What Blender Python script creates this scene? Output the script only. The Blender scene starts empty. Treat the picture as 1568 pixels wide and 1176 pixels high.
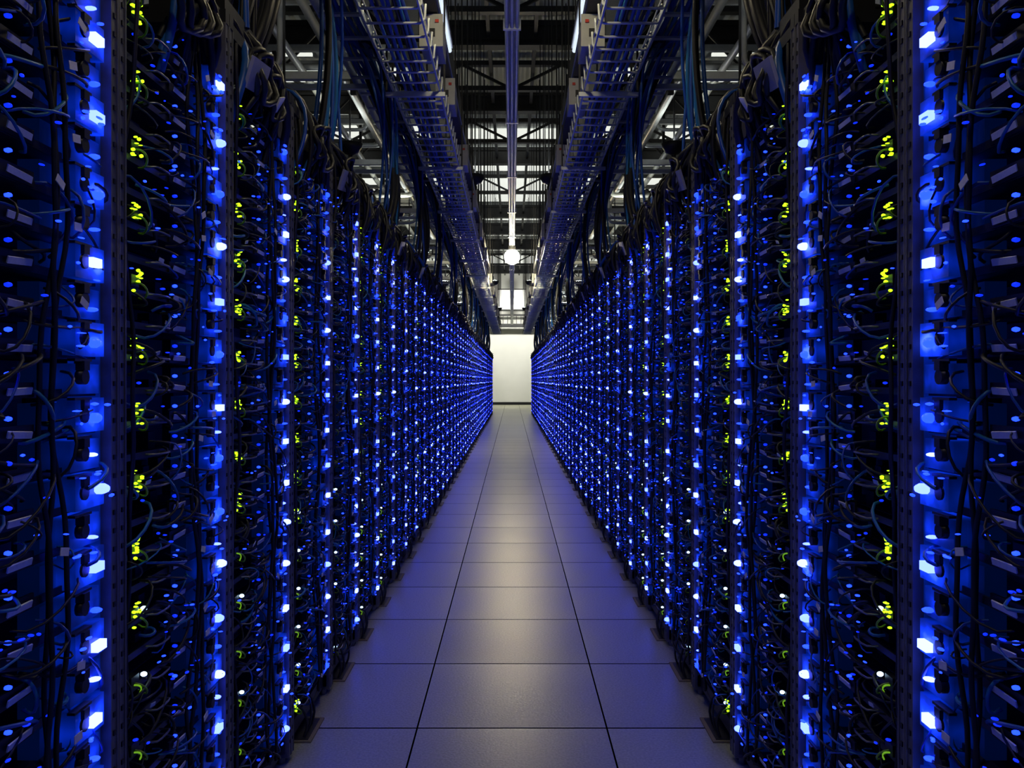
import bpy, math, random
from mathutils import Vector
random.seed(7)
sc = bpy.context.scene
sc.view_settings.view_transform = 'Standard'
sc.view_settings.look = 'None'

HX = 0.66      # half aisle width
CAMZ = 1.12
PITCH = 0.54
Y0 = 0.840
TP = 0.0585; NT = 29; ZB = 0.10; TOP = 1.93; W = 0.538
# ------------------------------------------------------------ materials
MATS = {}
def principled(name, col, rough=0.5, metal=0.0, emis=None, estr=0.0, noise=0.0, nscale=30.0, bump=0.0, sample=True):
    m = bpy.data.materials.new(name); m.use_nodes = True
    nt = m.node_tree; b = nt.nodes['Principled BSDF']
    b.inputs['Base Color'].default_value = (*col, 1)
    b.inputs['Roughness'].default_value = rough
    b.inputs['Metallic'].default_value = metal
    if emis:
        b.inputs['Emission Color'].default_value = (*emis, 1)
        b.inputs['Emission Strength'].default_value = estr
        if not sample: m.cycles.emission_sampling = 'NONE'
    if noise > 0 or bump > 0:
        tc = nt.nodes.new('ShaderNodeTexCoord')
        n = nt.nodes.new('ShaderNodeTexNoise'); n.inputs['Scale'].default_value = nscale
        nt.links.new(tc.outputs['Object'], n.inputs['Vector'])
        if noise > 0:
            r = nt.nodes.new('ShaderNodeMix'); r.data_type = 'RGBA'
            r.inputs[6].default_value = (*[c*(1-noise) for c in col], 1)
            r.inputs[7].default_value = (*[min(1, c*(1+noise)) for c in col], 1)
            nt.links.new(n.outputs['Fac'], r.inputs[0])
            nt.links.new(r.outputs[2], b.inputs['Base Color'])
        if bump > 0:
            bp = nt.nodes.new('ShaderNodeBump'); bp.inputs['Strength'].default_value = bump
            bp.inputs['Distance'].default_value = 0.002
            nt.links.new(n.outputs['Fac'], bp.inputs['Height'])
            nt.links.new(bp.outputs['Normal'], b.inputs['Normal'])
    MATS[name] = m
    return m

principled('black_metal', (.018, .019, .024), .45, .4, noise=.3)
principled('rack_steel', (.17, .17, .165), .42, .5, noise=.25, nscale=60)
principled('tray_steel', (.05, .052, .06), .40, .6, noise=.25)
principled('handle_steel', (.22, .22, .24), .35, .7)
principled('board', (.012, .02, .03), .5, 0, noise=.5, nscale=90)
principled('brush_brown', (.20, .16, .09), .8, 0, noise=.4, nscale=200)
principled('cable_black', (.010, .011, .014), .5)
principled('cable_blue', (.010, .09, .42), .42)
principled('cable_teal', (.015, .16, .36), .42)
principled('cable_green', (.22, .40, .02), .4)
principled('label_paper', (.85, .85, .80), .6, noise=.12, nscale=200)
principled('grey_paint', (.38, .39, .38), .45, .1, noise=.15)
principled('galv_steel', (.64, .68, .68), .36, .35, noise=.2, nscale=20)
principled('dark_steel', (.026, .027, .030), .5, .4, noise=.3)
principled('pipe_cream', (.50, .50, .42), .45, .1, noise=.1)
principled('white_paint', (.78, .79, .78), .5)
principled('red_mark', (.45, .02, .01), .5)
principled('led_core', (.1, .15, .3), .4, 0, (.030, .048, 1), 17.0)
principled('led_hot', (.1, .15, .3), .4, 0, (.065, .095, 1), 14.0)
principled('led_glint_bright', (.02, .05, .3), .4, 0, (.007, .028, 1), 5.5, sample=False)
principled('led_glint_blue', (.01, .02, .3), .4, 0, (.003, .020, 1), 1.7, sample=False)
principled('led_green', (.1, .2, .02), .4, 0, (.46, 1, .01), 2.2, sample=False)
principled('led_green_dim', (.1, .2, .02), .4, 0, (.16, .4, .01), .8, sample=False)
principled('led_white', (.3, .4, .5), .4, 0, (.5, .75, 1), 4.0, sample=False)
principled('lamp_glass', (1, 1, 1), .3, 0, (1, .86, .55), 200.0)
principled('added_near_lamp_glass', (1, 1, 1), .3, 0, (1, .86, .55), 130.0)
principled('added_uplight_glass', (1, 1, 1), .3, 0, (.95, 1, .95), 44.0)
principled('added_flood_glass', (1, 1, 1), .3, 0, (1, .97, .86), 320.0)
principled('tube_glass', (1, 1, 1), .3, 0, (.75, .88, 1), 1.0)
principled('skylight_glass', (.6, .6, .6), .4, 0, (.92, .95, .86), .88)

def math_node(nt, op, a, c=None):
    n = nt.nodes.new('ShaderNodeMath'); n.operation = op
    for i, x in enumerate((a, c)):
        if x is None: continue
        if isinstance(x, (int, float)): n.inputs[i].default_value = x
        else: nt.links.new(x, n.inputs[i])
    return n.outputs[0]

def painted_glow_mat():
    """PSU housing with the LED glow painted into its emission, fading around each unit"""
    m = bpy.data.materials.new('painted_glow_housing'); m.use_nodes = True; nt = m.node_tree
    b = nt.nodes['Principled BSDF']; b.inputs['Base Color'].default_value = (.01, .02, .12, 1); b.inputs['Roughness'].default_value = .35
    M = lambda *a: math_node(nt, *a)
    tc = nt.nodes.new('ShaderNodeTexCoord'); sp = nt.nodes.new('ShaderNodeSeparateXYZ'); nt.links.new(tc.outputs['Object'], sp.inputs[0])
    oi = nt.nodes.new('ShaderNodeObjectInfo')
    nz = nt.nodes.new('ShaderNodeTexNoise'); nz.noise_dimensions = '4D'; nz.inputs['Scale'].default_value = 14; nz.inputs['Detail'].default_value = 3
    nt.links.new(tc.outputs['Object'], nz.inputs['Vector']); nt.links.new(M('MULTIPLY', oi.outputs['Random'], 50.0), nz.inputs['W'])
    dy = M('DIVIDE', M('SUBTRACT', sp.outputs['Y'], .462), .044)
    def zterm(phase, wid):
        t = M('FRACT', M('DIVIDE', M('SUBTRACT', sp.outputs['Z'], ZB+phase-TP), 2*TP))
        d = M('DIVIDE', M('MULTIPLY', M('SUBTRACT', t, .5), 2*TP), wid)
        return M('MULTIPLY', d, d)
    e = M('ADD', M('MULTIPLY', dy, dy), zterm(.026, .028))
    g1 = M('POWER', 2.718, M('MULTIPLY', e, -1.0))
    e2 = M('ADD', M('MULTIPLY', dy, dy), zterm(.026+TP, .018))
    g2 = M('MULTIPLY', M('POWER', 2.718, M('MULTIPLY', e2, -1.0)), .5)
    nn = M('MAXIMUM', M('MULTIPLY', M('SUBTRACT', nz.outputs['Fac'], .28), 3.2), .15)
    g = M('MULTIPLY', M('ADD', g1, g2), nn)  # painted glow falloff around each LED, broken up by noise
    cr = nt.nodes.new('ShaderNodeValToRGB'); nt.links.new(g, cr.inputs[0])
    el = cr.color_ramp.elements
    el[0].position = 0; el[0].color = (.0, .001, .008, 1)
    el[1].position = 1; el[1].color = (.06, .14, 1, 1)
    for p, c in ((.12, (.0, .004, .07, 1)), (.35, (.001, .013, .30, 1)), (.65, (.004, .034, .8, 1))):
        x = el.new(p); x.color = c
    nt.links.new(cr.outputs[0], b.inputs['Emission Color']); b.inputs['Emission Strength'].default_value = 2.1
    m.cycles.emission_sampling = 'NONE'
    MATS['painted_glow_housing'] = m
painted_glow_mat()

# ------------------------------------------------------------ mesh builder
class MB:
    def __init__(s): s.v = []; s.f = []; s.m = []; s.sm = []; s.used = []
    def mi(s, n):
        if n not in s.used: s.used.append(n)
        return s.used.index(n)
    def box(s, x0, x1, y0, y1, z0, z1, mat):
        b = len(s.v); k = s.mi(mat)
        s.v += [(x0,y0,z0),(x1,y0,z0),(x1,y1,z0),(x0,y1,z0),(x0,y0,z1),(x1,y0,z1),(x1,y1,z1),(x0,y1,z1)]
        for q in ((0,3,2,1),(4,5,6,7),(0,1,5,4),(1,2,6,5),(2,3,7,6),(3,0,4,7)):
            s.f.append(tuple(b+i for i in q)); s.m.append(k); s.sm.append(False)
    def obox(s, c, ax, ay, az, mat):
        b = len(s.v); k = s.mi(mat); c = Vector(c); ax=Vector(ax); ay=Vector(ay); az=Vector(az)
        for sz in (-1, 1):
            for sx, sy in ((-1,-1),(1,-1),(1,1),(-1,1)):
                s.v.append(tuple(c+sx*ax+sy*ay+sz*az))
        for q in ((0,3,2,1),(4,5,6,7),(0,1,5,4),(1,2,6,5),(2,3,7,6),(3,0,4,7)):
            s.f.append(tuple(b+i for i in q)); s.m.append(k); s.sm.append(False)
    def bar(s, a, c, w, mat):
        a = Vector(a); c = Vector(c); d = c-a
        up = Vector((0,0,1)) if abs(d.normalized().z) < .95 else Vector((0,1,0))
        x = d.cross(up).normalized()*w/2; y = d.cross(x).normalized()*w/2
        s.obox((a+c)/2, x, y, d/2, mat)
    def blob(s, c, r, mat, nu=8, nv=5):
        b = len(s.v); k = s.mi(mat)
        for i in range(1, nv):
            a = math.pi*i/nv
            for j in range(nu):
                t = 2*math.pi*(j+.5)/nu
                s.v.append((c[0]+r[0]*math.cos(a), c[1]+r[1]*math.sin(a)*math.cos(t), c[2]+r[2]*math.sin(a)*math.sin(t)))
        s.v.append((c[0]+r[0], c[1], c[2])); s.v.append((c[0]-r[0], c[1], c[2])); P = b+(nv-1)*nu
        for i in range(nv-2):
            for j in range(nu):
                s.f.append((b+i*nu+j, b+(i+1)*nu+j, b+(i+1)*nu+(j+1)%nu, b+i*nu+(j+1)%nu)); s.m.append(k); s.sm.append(True)
        for j in range(nu):
            s.f.append((P, b+j, b+(j+1)%nu)); s.m.append(k); s.sm.append(True)
            s.f.append((P+1, b+(nv-2)*nu+(j+1)%nu, b+(nv-2)*nu+j)); s.m.append(k); s.sm.append(True)
    def tube(s, pts, r, mat, n=6, caps=False):
        pts = [Vector(p) for p in pts]; k = s.mi(mat); b = len(s.v); L = len(pts)
        rr = r if isinstance(r, (list, tuple)) else [r]*L
        ref = None
        for i, p in enumerate(pts):
            t = (pts[min(i+1, L-1)] - pts[max(i-1, 0)])
            t = t.normalized() if t.length > 1e-9 else Vector((0,0,1))
            if ref is None:
                ref = t.cross(Vector((0,0,1)) if abs(t.z) < .9 else Vector((0,1,0))).normalized()
            ref = (ref - t*ref.dot(t)).normalized()
            bi = t.cross(ref)
            for j in range(n):
                a = 2*math.pi*j/n
                s.v.append(tuple(p + ref*math.cos(a)*rr[i] + bi*math.sin(a)*rr[i]))
        for i in range(L-1):
            for j in range(n):
                s.f.append((b+i*n+j, b+i*n+(j+1)%n, b+(i+1)*n+(j+1)%n, b+(i+1)*n+j)); s.m.append(k); s.sm.append(True)
        if caps:
            s.f.append(tuple(b+j for j in reversed(range(n)))); s.m.append(k); s.sm.append(False)
            s.f.append(tuple(b+(L-1)*n+j for j in range(n))); s.m.append(k); s.sm.append(False)
    def mesh(s, name, mirror=False):
        me = bpy.data.meshes.new(name)
        v = s.v; f = s.f
        if mirror:
            v = [(-a, b, c) for a, b, c in v]; f = [tuple(reversed(q)) for q in f]
        me.from_pydata(v, [], f)
        for n in s.used: me.materials.append(MATS[n])
        me.polygons.foreach_set('material_index', s.m)
        me.polygons.foreach_set('use_smooth', s.sm)
        me.update()
        return me
def bez(p0, p1, p2, p3, n):
    p0,p1,p2,p3 = map(Vector, (p0,p1,p2,p3)); out = []
    for i in range(n+1):
        t = i/n; u = 1-t
        out.append(p0*u**3 + p1*3*u*u*t + p2*3*u*t*t + p3*t**3)
    return out
def add(name, me, loc=(0,0,0)):
    o = bpy.data.objects.new(name, me); o.location = loc
    sc.collection.objects.link(o); return o

# ------------------------------------------------------------ server rack (u = outward from aisle = +x, origin at front plane, floor)
def make_rack(seed, greens=0, topbox=False, dim=False):
    R = random.Random(seed); b = MB(); rnd = R.uniform
    HOT, CORE, BR = ('led_glint_blue', 'led_glint_blue', 'led_glint_blue') if dim else ('led_hot', 'led_core', 'led_glint_bright')
    for ya in (0.0, W-.026):
        b.box(-.012, .03, ya, ya+.004, .02, TOP, 'rack_steel')
        b.box(-.012, .03, ya+.022, ya+.026, .02, TOP, 'rack_steel')
        b.box(-.010, -.006, ya+.004, ya+.022, .02, TOP, 'rack_steel')
        z = .06
        while z < TOP-.03:
            b.box(-.0125, -.0095, ya+.010, ya+.016, z, z+.008, 'black_metal')
            z += .03
        b.box(.72, .76, ya, ya+.026, .02, TOP, 'black_metal')
        b.box(-.012, .76, ya, ya+.026, TOP, TOP+.03, 'black_metal')
        b.box(.0, .76, ya, ya+.026, .03, .07, 'black_metal')
        for uu in (.015, .74):
            b.tube([(uu, ya+.013, 0), (uu, ya+.013, .012), (uu, ya+.013, .014), (uu, ya+.013, .05)], .012, 'rack_steel', 8, True)
    b.box(.0, .03, .026, W-.026, TOP, TOP+.03, 'black_metal')
    b.box(.73, .76, .026, W-.026, TOP, TOP+.03, 'black_metal')
    b.box(.01, .04, .026, W-.026, .03, .075, 'black_metal')
    b.box(.75, .755, .026, W-.026, .07, TOP, 'black_metal')
    # floor cable grommet with brush strip at the foot
    ga = rnd(.04, .12); gb = ga+rnd(.14, .24)
    b.box(-.040, .05, ga, gb, .0002, .005, 'brush_brown')
    b.box(-.028, .04, ga+.012, gb-.012, .005, .007, 'black_metal')
    for k in range(3):
        yy = rnd(ga+.02, gb-.02)
        b.tube(bez((-.01, yy, .006), (-.03, yy, .05), (-.02, yy+rnd(-.05, .05), .08), (.01, yy+rnd(-.05, .05), .13), 6), .004, 'cable_black', 5)
    for uu in (.25, .5):
        b.box(uu, uu+.012, .004, .008, .07, TOP, 'black_metal')
    HS = 'board' if dim else 'painted_glow_housing'
    b.box(.004, .055, .505, .509, ZB, ZB+NT*TP, HS)
    for i in range(NT):
        z = ZB + i*TP; strong = (i % 2 == 0)
        b.box(.012, .62, .03, W-.03, z, z+.002, 'tray_steel')
        b.box(.010, .013, .03, W-.03, z, z+.012, 'tray_steel')
        b.box(.05, .5, .11, .34, z+.006, z+.008, 'board')
        b.box(.13, .16, .03, W-.03, z+.002, z+.056, 'black_metal')
        b.tube([(.010, .150, z+.006), (-.010, .152, z+.006), (-.012, .165, z+.006), (-.012, .195, z+.006), (-.010, .208, z+.006), (.010, .210, z+.006)], .0022, 'handle_steel', 5)
        for k in range(3):
            yy = rnd(.12, .30); uu = rnd(.03, .10)
            b.box(uu, uu+rnd(.02, .05), yy, yy+rnd(.015, .04), z+.008, z+rnd(.02, .045), R.choice(['black_metal', 'tray_steel', 'board']))
        lower = i < 12
        if i % 2 == 0:
            b.box(.000, .02, .07, .10, z+.014, z+.034, 'black_metal')
            b.tube(bez((.0, .085, z+.02), (-.03, .08, z+.02), (-.02, .10, z-.015), (.01, .12, z-.004), 8), .0020, 'cable_green', 5)
            if greens:
                if not lower or R.random() < .3:
                    for k in range(9 if greens == 1 else 3):
                        yy = .064+rnd(0, .040); zz = z+.004+rnd(0, .040)
                        b.blob((-.004, yy, zz), (.004, rnd(.002, .0045), rnd(.001, .0035)), 'led_green', 6, 4)
                else:
                    b.tube(bez((-.004, .072, z+.022), (-.012, .08, z+.02), (-.012, .09, z+.012), (-.004, .094, z), 5), .0016, 'led_green_dim', 4)
            else:
                if R.random() < .5: b.blob((-.004, .085, z+.022), (.005, .0045, .0035), BR, 6, 4)
            if lower and R.random() < .85 and not dim:
                b.blob((-.004, .110, z+.028), (.006, .005, .0045), 'led_white', 8, 5)
        b.obox((.002, .285, z+.010), (.0008, 0, .0006), (0, .028, rnd(-.002, .002)), (-.001, 0, .0045), 'label_paper')
        b.box(.006, .010, .245, .325, z+.001, z+.022, 'black_metal')
        if R.random() < .3: b.obox((-.002, rnd(.13, .22), z+.016), (.0006, 0, .0004), (0, .010, rnd(-.003, .003)), (-.001, 0, .0035), 'label_paper')
        b.blob((-.002, .252, z+.033), (.0055, .005, .0035), BR if R.random() < .6 else 'led_glint_blue', 6, 4)
        for k in range(R.choice([1, 2, 3, 4, 5])):
            yy = rnd(.05, .38); zz = z+rnd(.008, .05)
            b.blob((-rnd(0, .025), yy, zz), (rnd(.002, .005), rnd(.002, .007), rnd(.001, .0025)), R.choice([BR, 'led_glint_blue', 'led_glint_blue']), 6, 4)  # emissive sparkles standing in for LED light catching the cables
        # PSU column
        hb = .052 if strong else .046
        b.box(-.010 if strong else -.002, .018, .405, .492, z+.004, z+.004+hb, HS)
        b.box(.018, .05, .36, .50, z+.006, z+.050, HS)
        yc = .464+rnd(-.012, .010); zc = z+.026+rnd(-.008, .006); q = R.random()
        if strong:
            if q < .55:
                b.box(-.021, -.009, yc-.016, yc+.012, zc-.0070, zc+.0070, HOT if q < .36 else CORE)
            elif q < .80:
                b.blob((-.015, yc, zc), (.014, .013, .0090), HOT if q < .70 else CORE, 8, 5)
            else:
                b.blob((-.012, yc, zc), (.011, .013, .009), BR, 8, 5)
            for k in range(R.choice([2, 3, 4, 5])):
                b.blob((-rnd(.008, .028), yc+rnd(-.07, .02), zc+rnd(-.028, .032)), (rnd(.002, .006), rnd(.003, .012), rnd(.001, .003)), BR, 6, 4)  # stretched glowing glints, painted light on the cables around the LED
        elif q < .85:
            b.blob((-.008, yc, zc-.004), (.010, rnd(.006, .012), rnd(.0025, .0045)), HOT if q < .1 else CORE if q < .35 else BR, 8, 5)
        b.tube([(-.014, .428, z+.030), (.0, .428, z+.030), (.012, .428, z+.030), (.017, .428, z+.030)], .0115, 'black_metal', 12, True)
        b.box(-.016, .0, .420, .436, z+.04, z+.054, 'black_metal')
        b.box(-.012, .0, .40, .45, z+.0535, z+.0575, 'tray_steel')
        # cables
        for k in range(7):
            ya = rnd(.04, .46); yb = min(.50, max(.035, ya+rnd(-.16, .16)))
            za = z+rnd(.01, .045); zb = max(.06, za+rnd(-.08, .05)); o1 = -rnd(.005, .030)
            m = R.choice(['cable_black', 'cable_black', 'cable_black', 'cable_blue', 'cable_teal'])
            b.tube(bez((.012, ya, za), (o1*1.3, ya+rnd(-.02, .02), za+rnd(-.01, .02)), (o1*1.3, yb, zb-rnd(.0, .03)), (.012, yb, zb), 7), rnd(.0014, .0032), m, 5)
        if R.random() < .4:
            yy = rnd(.34, .42); zz = z+rnd(.01, .03); a = rnd(-.5, .5)
            b.obox((-.02, yy, zz), (.0006, 0, 0), (0, .011*math.cos(a), .011*math.sin(a)), (0, -.006*math.sin(a), .006*math.cos(a)), 'label_paper')
    for yy in (.335, .348, .37, .05):
        ph, ph2, f1 = rnd(0, 6), rnd(0, 6), rnd(9, 15); pts = []; z = .08
        while z < TOP:
            pts.append((-.006+.009*math.sin(z*f1*.7+ph2), yy+.009*math.sin(z*f1+ph)+.004*math.sin(z*31+ph2), z)); z += .03
        b.tube(pts, .0042, 'cable_black', 6)
    for k in range(12):
        ya = rnd(.05, .49); yb = rnd(.10, .44); o = -rnd(.01, .06); zt = rnd(1.95, 2.02)
        p = bez((.01, ya, rnd(1.70, 1.80)), (o, ya, 1.84), (o, yb, zt), (.06, yb, zt+.02), 8) + bez((.06, yb, zt+.02), (.16, yb, zt+.03), (.3, yb, zt), (.42, yb, 1.97), 6)[1:]
        b.tube(p, rnd(.005, .012), R.choice(['cable_black']*4+['cable_blue']), 6)
    for k in range(3):
        cy = rnd(.18, .36); r = rnd(.045, .07); cz = rnd(1.86, 1.91); uu = -rnd(.02, .045)
        b.tube([(uu+.01*math.sin(3*a), cy+r*math.cos(a), cz+r*math.sin(a)) for a in [2*math.pi*j/16 for j in range(17)]], .008, 'cable_black', 6)
    if topbox:
        b.box(.02, .20, .06, .46, TOP+.03, TOP+.10, 'black_metal')
        b.obox((-.03, .15, 1.87), (.004, 0, .002), (0, .065, .01), (-.012, -.004, .036), 'grey_paint')
        b.obox((-.034, .33, 1.86), (.002, 0, .001), (0, .022, .008), (-.010, -.006, .018), 'label_paper')
    return b

va = [make_rack(100+sd, 1, sd % 2 == 0) for sd in range(4)]
vb = [make_rack(200+sd, 2 if sd in (1, 4) else 0, sd % 2 == 0) for sd in range(6)]
vc = [make_rack(300+sd, 0, False, True) for sd in range(2)]
VM = {}
for side in (-1, 1):
    VM[side] = [[v.mesh('server_rack_mesh', side < 0) for v in L] for L in (va, vb, vc)]
NR0, NR1 = -2, 50
for k in range(NR0, NR1):
    y = Y0 + k*PITCH
    for side in (-1, 1):
        if k <= 3: me = VM[side][0][k % 4]
        elif k < 38 or k % 4 == 0: me = VM[side][1][(k*5+k//6) % 6]
        else: me = VM[side][2][k % 2]
        add('server_rack', me, (side*HX, y, 0))

# ------------------------------------------------------------ room
def grid_floor():
    me = MB(); me.box(-7, 7, -4, 37.7, -.1, 0, 'grey_paint'); o = add('floor', me.mesh('floor'))
    m = bpy.data.materials.new('floor_tiles'); m.use_nodes = True; nt = m.node_tree; N = nt.nodes; L = nt.links
    b = N['Principled BSDF']
    tc = N.new('ShaderNodeTexCoord'); sp = N.new('ShaderNodeSeparateXYZ'); L.new(tc.outputs['Object'], sp.inputs[0])
    M = lambda *a: math_node(nt, *a)
    T = .61
    tx = M('DIVIDE', M('ADD', sp.outputs['X'], 10*T+T/2), T)
    ty = M('DIVIDE', M('ADD', sp.outputs['Y'], 10*T-2.69), T)
    fx = M('FRACT', tx); fy = M('FRACT', ty)
    dx = M('MINIMUM', fx, M('SUBTRACT', 1.0, fx)); dy = M('MINIMUM', fy, M('SUBTRACT', 1.0, fy))
    seam = M('MAXIMUM', M('LESS_THAN', dx, .0045), M('LESS_THAN', dy, .0065))
    cv = N.new('ShaderNodeCombineXYZ'); L.new(M('FLOOR', tx), cv.inputs[0]); L.new(M('FLOOR', ty), cv.inputs[1])
    wn = N.new('ShaderNodeTexWhiteNoise'); L.new(cv.outputs[0], wn.inputs['Vector'])
    n1 = N.new('ShaderNodeTexNoise'); n1.inputs['Scale'].default_value = 130; n1.inputs['Detail'].default_value = 3; L.new(tc.outputs['Object'], n1.inputs['Vector'])
    val = M('ADD', M('ADD', .35, M('MULTIPLY', wn.outputs['Value'], .14)), M('MULTIPLY', n1.outputs['Fac'], 1.2))
    inv = M('SUBTRACT', 1.0, seam)
    val = M('MULTIPLY', val, inv)
    mx = N.new('ShaderNodeMix'); mx.data_type = 'RGBA'; mx.inputs[6].default_value = (0,0,0,1); mx.inputs[7].default_value = (.33, .325, .225, 1)
    L.new(val, mx.inputs[0]); mx.clamp_factor = False
    L.new(mx.outputs[2], b.inputs['Base Color'])
    L.new(M('ADD', .34, M('MULTIPLY', seam, .5)), b.inputs['Roughness'])
    L.new(M('MULTIPLY', inv, .75), b.inputs['Specular IOR Level'])
    dome = M('MULTIPLY', M('MULTIPLY', M('MULTIPLY', fx, M('SUBTRACT', 1.0, fx)), M('MULTIPLY', fy, M('SUBTRACT', 1.0, fy))), 16.0)
    h = M('ADD', M('MULTIPLY', dome, .003), M('MULTIPLY', n1.outputs['Fac'], .0007))
    bp = N.new('ShaderNodeBump'); bp.inputs['Strength'].default_value = 1; bp.inputs['Distance'].default_value = 1.0
    L.new(h, bp.inputs['Height']); L.new(bp.outputs['Normal'], b.inputs['Normal'])
    o.data.materials[0] = m
grid_floor()
principled('wall_paint', (.76, .77, .74), .7, noise=.05, nscale=2)
principled('wall_dark', (.10, .11, .13), .7, noise=.2, nscale=2)
def corr():
    m = principled('roof_deck', (.42, .45, .45), .5, .2)
    nt = m.node_tree; tc = nt.nodes.new('ShaderNodeTexCoord'); w = nt.nodes.new('ShaderNodeTexWave'); w.bands_direction = 'X'
    w.inputs['Scale'].default_value = 2.2; bp = nt.nodes.new('ShaderNodeBump'); bp.inputs['Distance'].default_value = .05
    nt.links.new(tc.outputs['Object'], w.inputs['Vector']); nt.links.new(w.outputs['Fac'], bp.inputs['Height'])
    nt.links.new(bp.outputs['Normal'], nt.nodes['Principled BSDF'].inputs['Normal'])
corr()
ZC = 6.12; ZT = ZC-.50
def simple(name, *a):
    q = MB(); q.box(*a); return add(name, q.mesh(name))
simple('ceiling', -7, 7, -4, 37.7, ZC, ZC+.1, 'roof_deck')
simple('wall_left', -7.1, -7, -4, 37.8, 0, ZC, 'wall_dark')
simple('wall_right', 7, 7.1, -4, 37.8, 0, ZC, 'wall_dark')
simple('wall_back', -7, 7, -4.1, -4, 0, ZC, 'wall_dark')
simple('wall_front', -7, 7, 37.7, 37.8, 0, ZC, 'wall_paint')
simple('baseboard_front', -7, 7, 37.67, 37.7, 0, .12, 'black_metal')
q = MB()
q.box(-3, 3, 36.9, 37.1, 3.45, 3.6, 'dark_steel'); q.box(-3, 3, 36.9, 37.1, 3.95, 4.02, 'dark_steel')
for i in range(31): q.bar((-3+i*.2, 37, 3.55), (-3+i*.2, 37, 3.98), .025, 'dark_steel')
for x in (-3, 3): q.box(x-.05, x+.05, 36.95, 37.05, 0, 3.5, 'dark_steel')
add('steel_gantry', q.mesh('gantry'))
q = MB()
q.box(-.60, .60, 36.0, 36.5, 4.15, 5.0, 'white_paint')
q.box(-.62, .62, 35.98, 36.52, 4.12, 4.16, 'dark_steel'); q.box(-.62, .62, 35.98, 36.52, 5.0, 5.04, 'dark_steel')
for x in (-.5, .5): q.bar((x, 36.25, 5.04), (x, 36.25, ZC), .03, 'dark_steel')
add('ceiling_air_handler', q.mesh('air_handler'))

# ------------------------------------------------------------ roof
q = MB()
rows_c = [(16.6, 17.5), (17.95, 19.8), (20.5, 23.2), (24.2, 25.9), (26.7, 28.7), (29.8, 32.0), (33.2, 35.8)]
rows_s = [(8.3, 8.6), (11.9, 12.8), (13.4, 13.9), (15.0, 15.6), (16.4, 17.4), (17.95, 19.8), (20.5, 23.2), (24.2, 25.9), (26.7, 28.7), (29.8, 32.0), (33.2, 35.8)]
for (a, c) in rows_c:
    for x0, x1 in ((-.92, -.34), (-.30, .30), (.34, .92)):
        q.box(x0, x1, a, c, ZC-.05, ZC-.01, 'skylight_glass')
for (a, c) in rows_s:
    for s in (-1, 1):
        for x0, x1 in ((3.05, 3.75), (4.6, 5.3), (1.7, 2.3)):
            if x0 < 2 and a < 13: continue
            q.box(min(s*x0, s*x1), max(s*x0, s*x1), a, c, ZC-.05, ZC-.01, 'skylight_glass')
add('skylight', q.mesh('skylight'))
def truss(web):
    q = MB()
    q.box(-6.95, 6.95, -.05, .05, ZC-.14, ZC-.07, 'dark_steel')
    if web:
        q.box(-6.95, 6.95, -.05, .05, ZT-.03, ZT+.04, 'dark_steel')
        n = 18
        for i in range(n):
            xa = -6.95+13.9*i/n; xb = -6.95+13.9*(i+1)/n
            q.bar((xa, 0, ZT if i % 2 else ZC-.12), (xb, 0, ZC-.12 if i % 2 else ZT), .04, 'dark_steel')
    else:
        q.box(-6.95, 6.95, -.015, .015, ZC-.40, ZC-.14, 'dark_steel')
        q.box(-6.95, 6.95, -.09, .09, ZC-.43, ZC-.40, 'dark_steel')
    return q.mesh('roof_truss' if web else 'roof_beam')
tm = truss(True); bm_ = truss(False)
for y in (-1.5, 1.0, 3.5, 5.8, 8.0, 10.2, 12.95, 15.8, 20.1, 32.6):
    add('roof_truss', tm, (0, y, 0))
for y in (11.5, 14.3, 17.75, 23.6, 26.3, 29.3, 35.9):
    add('roof_beam', bm_, (0, y, 0))
q = MB()
for x in (-5, -3.9, -2.6, -1.25, -.32, .32, 1.25, 2.6, 3.9, 5):
    w = .05 if abs(x) < 1 else .10
    q.box(x-w/2, x+w/2, -3.9, 37.6, ZC-.30, ZC-.18, 'dark_steel')
add('roof_purlins', q.mesh('purlins'))

# ------------------------------------------------------------ services
def ladder(side):
    q = MB(); y0, y1 = .6, 29.0; xa, xb = .40, .66; z = 2.72
    for x in (xa, xb):
        q.box(side*x-.004, side*x+.004, y0, y1, z, z+.022, 'galv_steel')
        q.box(side*x-.003, side*x+.003, y0, y1, z+.075, z+.083, 'galv_steel')
    y = y0
    while y < y1:
        q.tube([(side*(xa-.012), y, z+.085), (side*(xa-.008), y, z+.02), (side*(xa+.01), y, z), (side*(xb-.01), y, z), (side*(xb+.008), y, z+.02), (side*(xb+.012), y, z+.085)], .0065, 'galv_steel', 5)
        y += .15
    R = random.Random(5)
    for k in range(7):
        x = xa+.07+k*.022; pts = []; y = y0
        while y <= y1: pts.append((side*(x+R.uniform(-.008, .008)), y, z+.018+R.uniform(0, .02))); y += .5
        q.tube(pts, .009, R.choice(['cable_blue', 'cable_blue', 'cable_teal', 'cable_black']), 6)
    y = 1.4
    while y < y1:
        q.box(min(side*.37, side*.70), max(side*.37, side*.70), y-.012, y+.012, z-.03, z-.006, 'galv_steel')
        for x in (.375, .695): q.bar((side*x, y, z-.03), (side*x, y, ZT), .010, 'dark_steel')
        y += 1.62
    add('cable_ladder', q.mesh('cable_ladder'))
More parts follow.
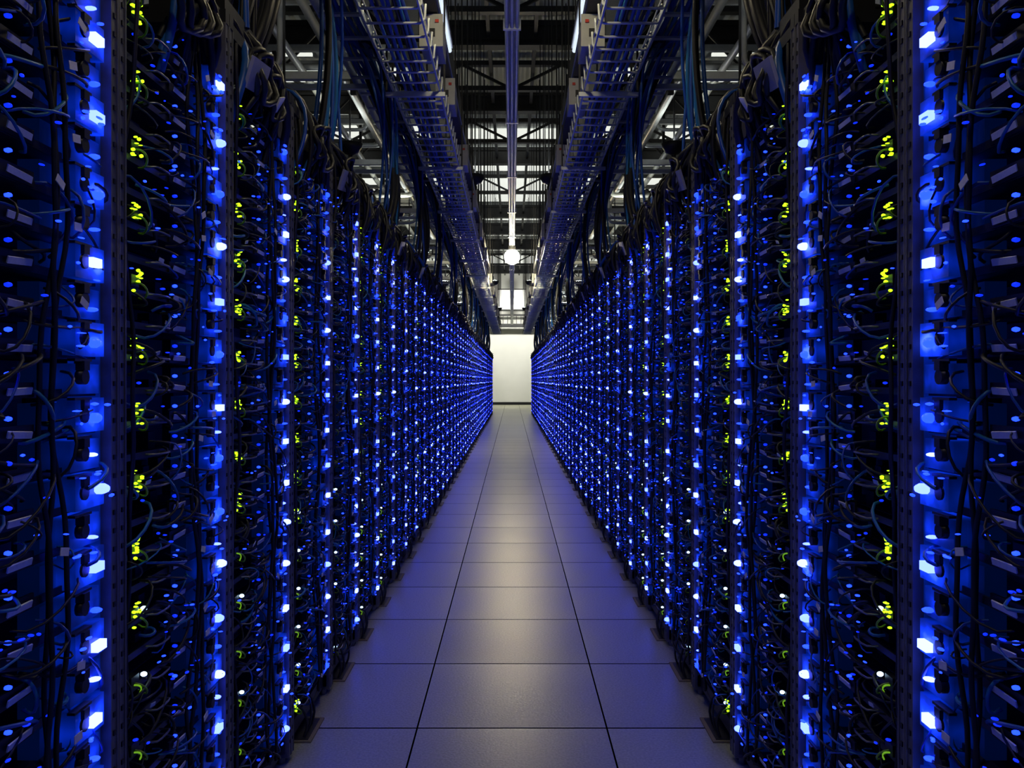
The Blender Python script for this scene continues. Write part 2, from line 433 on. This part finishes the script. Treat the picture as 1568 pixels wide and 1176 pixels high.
def tray(side):
    q = MB(); y0, y1 = .4, 29; xa, xb = .78, 1.0; z = 3.0
    for x in (xa, xb): q.box(side*x-.004, side*x+.004, y0, y1, z, z+.08, 'galv_steel')
    y = y0; R = random.Random(9)
    while y < y1:
        q.box(min(side*xa, side*xb), max(side*xa, side*xb), y, y+.03, z, z+.012, 'galv_steel'); y += .3
    for k in range(9):
        x = xa+.02+k*.02; pts = []; y = y0
        while y <= y1: pts.append((side*(x+R.uniform(-.01, .01)), y, z+.03+R.uniform(0, .05))); y += .45
        q.tube(pts, .012, R.choice(['cable_blue', 'cable_teal', 'cable_blue', 'cable_black']), 6)
    y = 1.0
    while y < y1:
        q.box(min(side*.75, side*1.5), max(side*.75, side*1.5), y-.015, y+.015, z-.032, z-.001, 'galv_steel')
        for x in (.76, 1.45): q.bar((side*x, y, z-.03), (side*x, y, ZT), .014, 'dark_steel')
        y += 2.16
    add('cable_tray', q.mesh('cable_tray'))
def busway(side):
    q = MB(); x = .41; z = 2.98
    q.box(side*x-.03, side*x+.03, .5, 28.5, z, z+.11, 'dark_steel')
    q.box(side*x-.036, side*x+.036, .5, 28.5, z+.045, z+.06, 'galv_steel')
    for y in (3.2, 4.25, 5.15, 6.6, 8.2, 9.9, 11.7, 14.6, 16.6, 19, 22, 25):
        zb = z-.165
        q.box(side*x-.055, side*x+.055, y, y+.24, zb, z-.012, 'grey_paint')
        q.box(side*x-.06, side*x+.06, y-.012, y, zb-.004, z-.005, 'grey_paint')
        q.box(side*x-.03, side*x+.03, y+.04, y+.2, z-.012, z, 'black_metal')
        q.box(side*x-.02, side*x+.02, y-.018, y-.012, z-.12, z-.08, 'black_metal')
        q.tube(bez((side*(x+.05), y+.12, z-.08), (side*.56, y+.12, z-.10), (side*.70, y+.1, z-.05), (side*.79, y+.05, z+.10), 10), .013, 'cable_black', 7)
        if y < 9: q.box(side*(x-.03)-.009, side*(x-.03)+.009, y-.02, y-.013, z-.05, z-.035, 'red_mark')
    y = 1.2
    while y < 28: q.bar((side*x, y, z+.11), (side*x, y, ZT), .012, 'dark_steel'); y += 1.62
    add('power_busway', q.mesh('power_busway'))
def duct(side):
    q = MB(); z = 4.45
    q.box(min(side*.66, side*.98), max(side*.66, side*.98), -3, 30, z, z+.30, 'dark_steel')
    y = 1
    while y < 30:
        q.box(min(side*.64, side*1.0), max(side*.64, side*1.0), y-.02, y+.02, z-.02, z+.32, 'dark_steel')
        for x in (.645, .995): q.bar((side*x, y, z+.32), (side*x, y, ZT), .014, 'dark_steel')
        y += 1.5
    add('air_duct', q.mesh('air_duct'))
def pipes(side):
    q = MB(); R = random.Random(31)
    for (x, z, r, m) in ((1.35, 3.55, .03, 'grey_paint'), (1.75, 3.7, .03, 'pipe_cream'), (2.2, 3.35, .05, 'grey_paint'), (2.7, 3.9, .05, 'grey_paint'), (3.4, 3.6, .06, 'pipe_cream'), (1.2, 3.95, .022, 'galv_steel')):
        q.tube([(side*x, -2, z), (side*x, 10, z), (side*x, 20, z), (side*x, 36, z)], r, m, 10)
    y = 3.0
    while y < 34:
        z = R.choice([3.25, 3.45, 3.8, 4.1]); x0 = R.uniform(1.2, 1.6); x1 = R.uniform(3.0, 5.5); dz = R.uniform(.4, 1.3)
        m = R.choice(['pipe_cream', 'grey_paint', 'galv_steel', 'pipe_cream']); r = R.uniform(.018, .035)
        p = [(side*x0, y, z+dz), (side*x0, y, z+.12)] + bez((side*x0, y, z+.10), (side*x0, y, z+.02), (side*(x0+.02), y, z), (side*(x0+.12), y, z), 6) + [(side*x1, y, z)]
        q.tube(p, r, m, 8)
        y += R.uniform(.5, 1.0)
    y = 3.5
    while y < 34:
        for x in (1.1, 2.3, 3.5): q.box(side*x-.02, side*x+.02, y-.02, y+.02, 3.1, ZT, 'dark_steel')
        q.box(min(side*1.1, side*3.5), max(side*1.1, side*3.5), y-.025, y+.025, 3.2, 3.25, 'galv_steel')
        q.box(min(side*1.1, side*3.5), max(side*1.1, side*3.5), y-.025, y+.025, 4.3, 4.36, 'galv_steel')
        q.bar((side*1.1, y, 4.33), (side*2.3, y, ZT-.05), .03, 'dark_steel'); q.bar((side*3.5, y, 4.33), (side*2.3, y, ZT-.05), .03, 'dark_steel')
        y += 2.3
    add('pipe_rack', q.mesh('pipe_rack'))
for s in (-1, 1): ladder(s); tray(s); busway(s); duct(s); pipes(s)

def drop(seed, heavy=False):
    R = random.Random(seed); q = MB(); rnd = R.uniform
    for k in range(9):
        xt = rnd(.14, .30); y = rnd(.05, .2); ye = rnd(.12, .38)
        p = bez((xt, y, 3.02+rnd(0, .04)), (xt-.13, y, 3.10), (.0+rnd(-.05, .05), ye, 2.55), (rnd(.02, .14), ye, 2.02), 14)
        q.tube(p, rnd(.006, .011), R.choice(['cable_black', 'cable_blue', 'cable_teal', 'cable_blue']), 6)
    if heavy:   # thick power whips climbing from the rack roof to the tray
        for k in range(4):
            ye = rnd(.1, .4)
            q.tube(bez((.06, ye, 1.99), (-.03+rnd(-.02, .02), ye+.05, 2.2), (rnd(.02, .08), ye+.3, 2.6), (.17+rnd(0, .1), ye+.45, 3.03), 16), rnd(.012, .017), 'cable_black', 8)
    return q
dv = [drop(60+i, i != 1) for i in range(3)]
DM = {s: [d.mesh('cable_bundle', s < 0) for d in dv] for s in (-1, 1)}
for n_, k in enumerate((2, 4, 7, 10, 13, 17, 21, 25, 29, 33, 37, 41, 45)):
    for s in (-1, 1): add('cable_bundle', DM[s][n_ % 3], (s*HX, Y0+k*PITCH, 0))

# ------------------------------------------------------------ central light rail + lamps
q = MB(); z = 3.30
q.box(-.045, .045, .5, 33, z+.03, z+.06, 'galv_steel')
for x in (-.032, 0, .032): q.tube([(x, .5, z+.012), (x, 12, z+.012), (x, 33, z+.012)], .014, 'galv_steel', 10)
y = 1.4
while y < 33:
    q.bar((0, y, z+.06), (0, y, ZT), .012, 'dark_steel'); q.box(-.055, .055, y-.012, y+.012, z-.004, z+.062, 'galv_steel'); y += 1.9
add('ceiling_light_rail', q.mesh('rail'))
def pendant(y, r=.09, mat='lamp_glass', zz=3.12):
    q = MB()
    q.tube([(0, y, 3.30), (0, y, zz+r*.8)], .012, 'dark_steel', 8)
    q.tube([(0, y, zz+r*1.5), (0, y, zz+r*1.45), (0, y, zz+r*.9), (0, y, zz+r*.85)], r*.45, 'dark_steel', 16, True)
    q.blob((0, y, zz), (r, r, r), mat, 20, 12)
    add('pendant_lamp', q.mesh('pendant_lamp'))
pendant(13.6, .125); pendant(3.3, .06, 'added_near_lamp_glass'); pendant(.9, .06, 'added_near_lamp_glass')  # the two near lamps are added above the frame to brighten the floor
def added_uplight(x, y, z, r=.10):  # added fixture, its glow hidden by the bowl, to brighten ceiling and trusses
    q = MB()
    q.tube([(x, y, z-.10), (x, y, z-.08), (x, y, z-.04), (x, y, z)], [r*.3, r*.75, r*1.0, r*1.1], 'dark_steel', 16, True)
    q.tube([(x, y, z-.16), (x, y, z-.10)], .02, 'dark_steel', 8)
    q.tube([(x, y, z+.001), (x, y, z+.004)], r*.9, 'added_uplight_glass', 16, True)
    q.bar((x, y, z-.28), (x, y, z-.15), .02, 'dark_steel')
    add('added_bowl_uplight', q.mesh('added_bowl_uplight'))
for y in (4.2, 9.2, 19.0, 26.0):
    for s in (-1, 1): added_uplight(s*.41, y, 3.37)
for y in (4.6, 7.5, 10.5, 14.0, 18.0, 23.0):
    for s in (-1, 1): added_uplight(s*1.45, y, 3.24)
def added_flood(x, y, z):  # added panel kept out of sight to brighten the end wall
    q = MB()
    d = Vector((0, .75, -.66)); t = Vector((0, .66, .75))
    q.obox((x, y, z), (.32, 0, 0), t*.12, d*.035, 'dark_steel')
    q.obox(Vector((x, y, z))+d*.038, (.29, 0, 0), t*.10, d*.004, 'added_flood_glass')
    for dx in (-.25, .25): q.bar((x+dx, y, z+.05), (x+dx, y, ZT), .012, 'dark_steel')
    add('added_flood_light', q.mesh('added_flood_light'))
for s in (-1, 1): added_flood(s*1.3, 34.6, 4.3)
def tubes(side):
    q = MB()
    q.box(side*.41-.02, side*.41+.02, 4.5, 5.5, 3.30, 3.34, 'white_paint')
    q.tube([(side*.41, 4.5, 3.285), (side*.41, 5, 3.285), (side*.41, 5.5, 3.285)], .014, 'tube_glass', 10, True)
    for y in (4.6, 5.4): q.bar((side*.41, y, 3.34), (side*.41, y, ZT), .01, 'dark_steel')
    add('fluorescent_fixture', q.mesh('fluo'))
for s in (-1, 1): tubes(s)

# ------------------------------------------------------------ world + camera
w = bpy.data.worlds.new('World'); sc.world = w; w.use_nodes = True
w.node_tree.nodes['Background'].inputs[0].default_value = (.05, .08, .2, 1)
w.node_tree.nodes['Background'].inputs[1].default_value = .05
cam = bpy.data.cameras.new('Camera'); co = bpy.data.objects.new('Camera', cam); sc.collection.objects.link(co)
co.location = (0, 0, CAMZ); co.rotation_euler = (math.radians(90), 0, 0)
cam.sensor_width = 36; cam.lens = 29.4; cam.shift_y = -.004; cam.clip_start = .02; cam.clip_end = 200
sc.camera = co
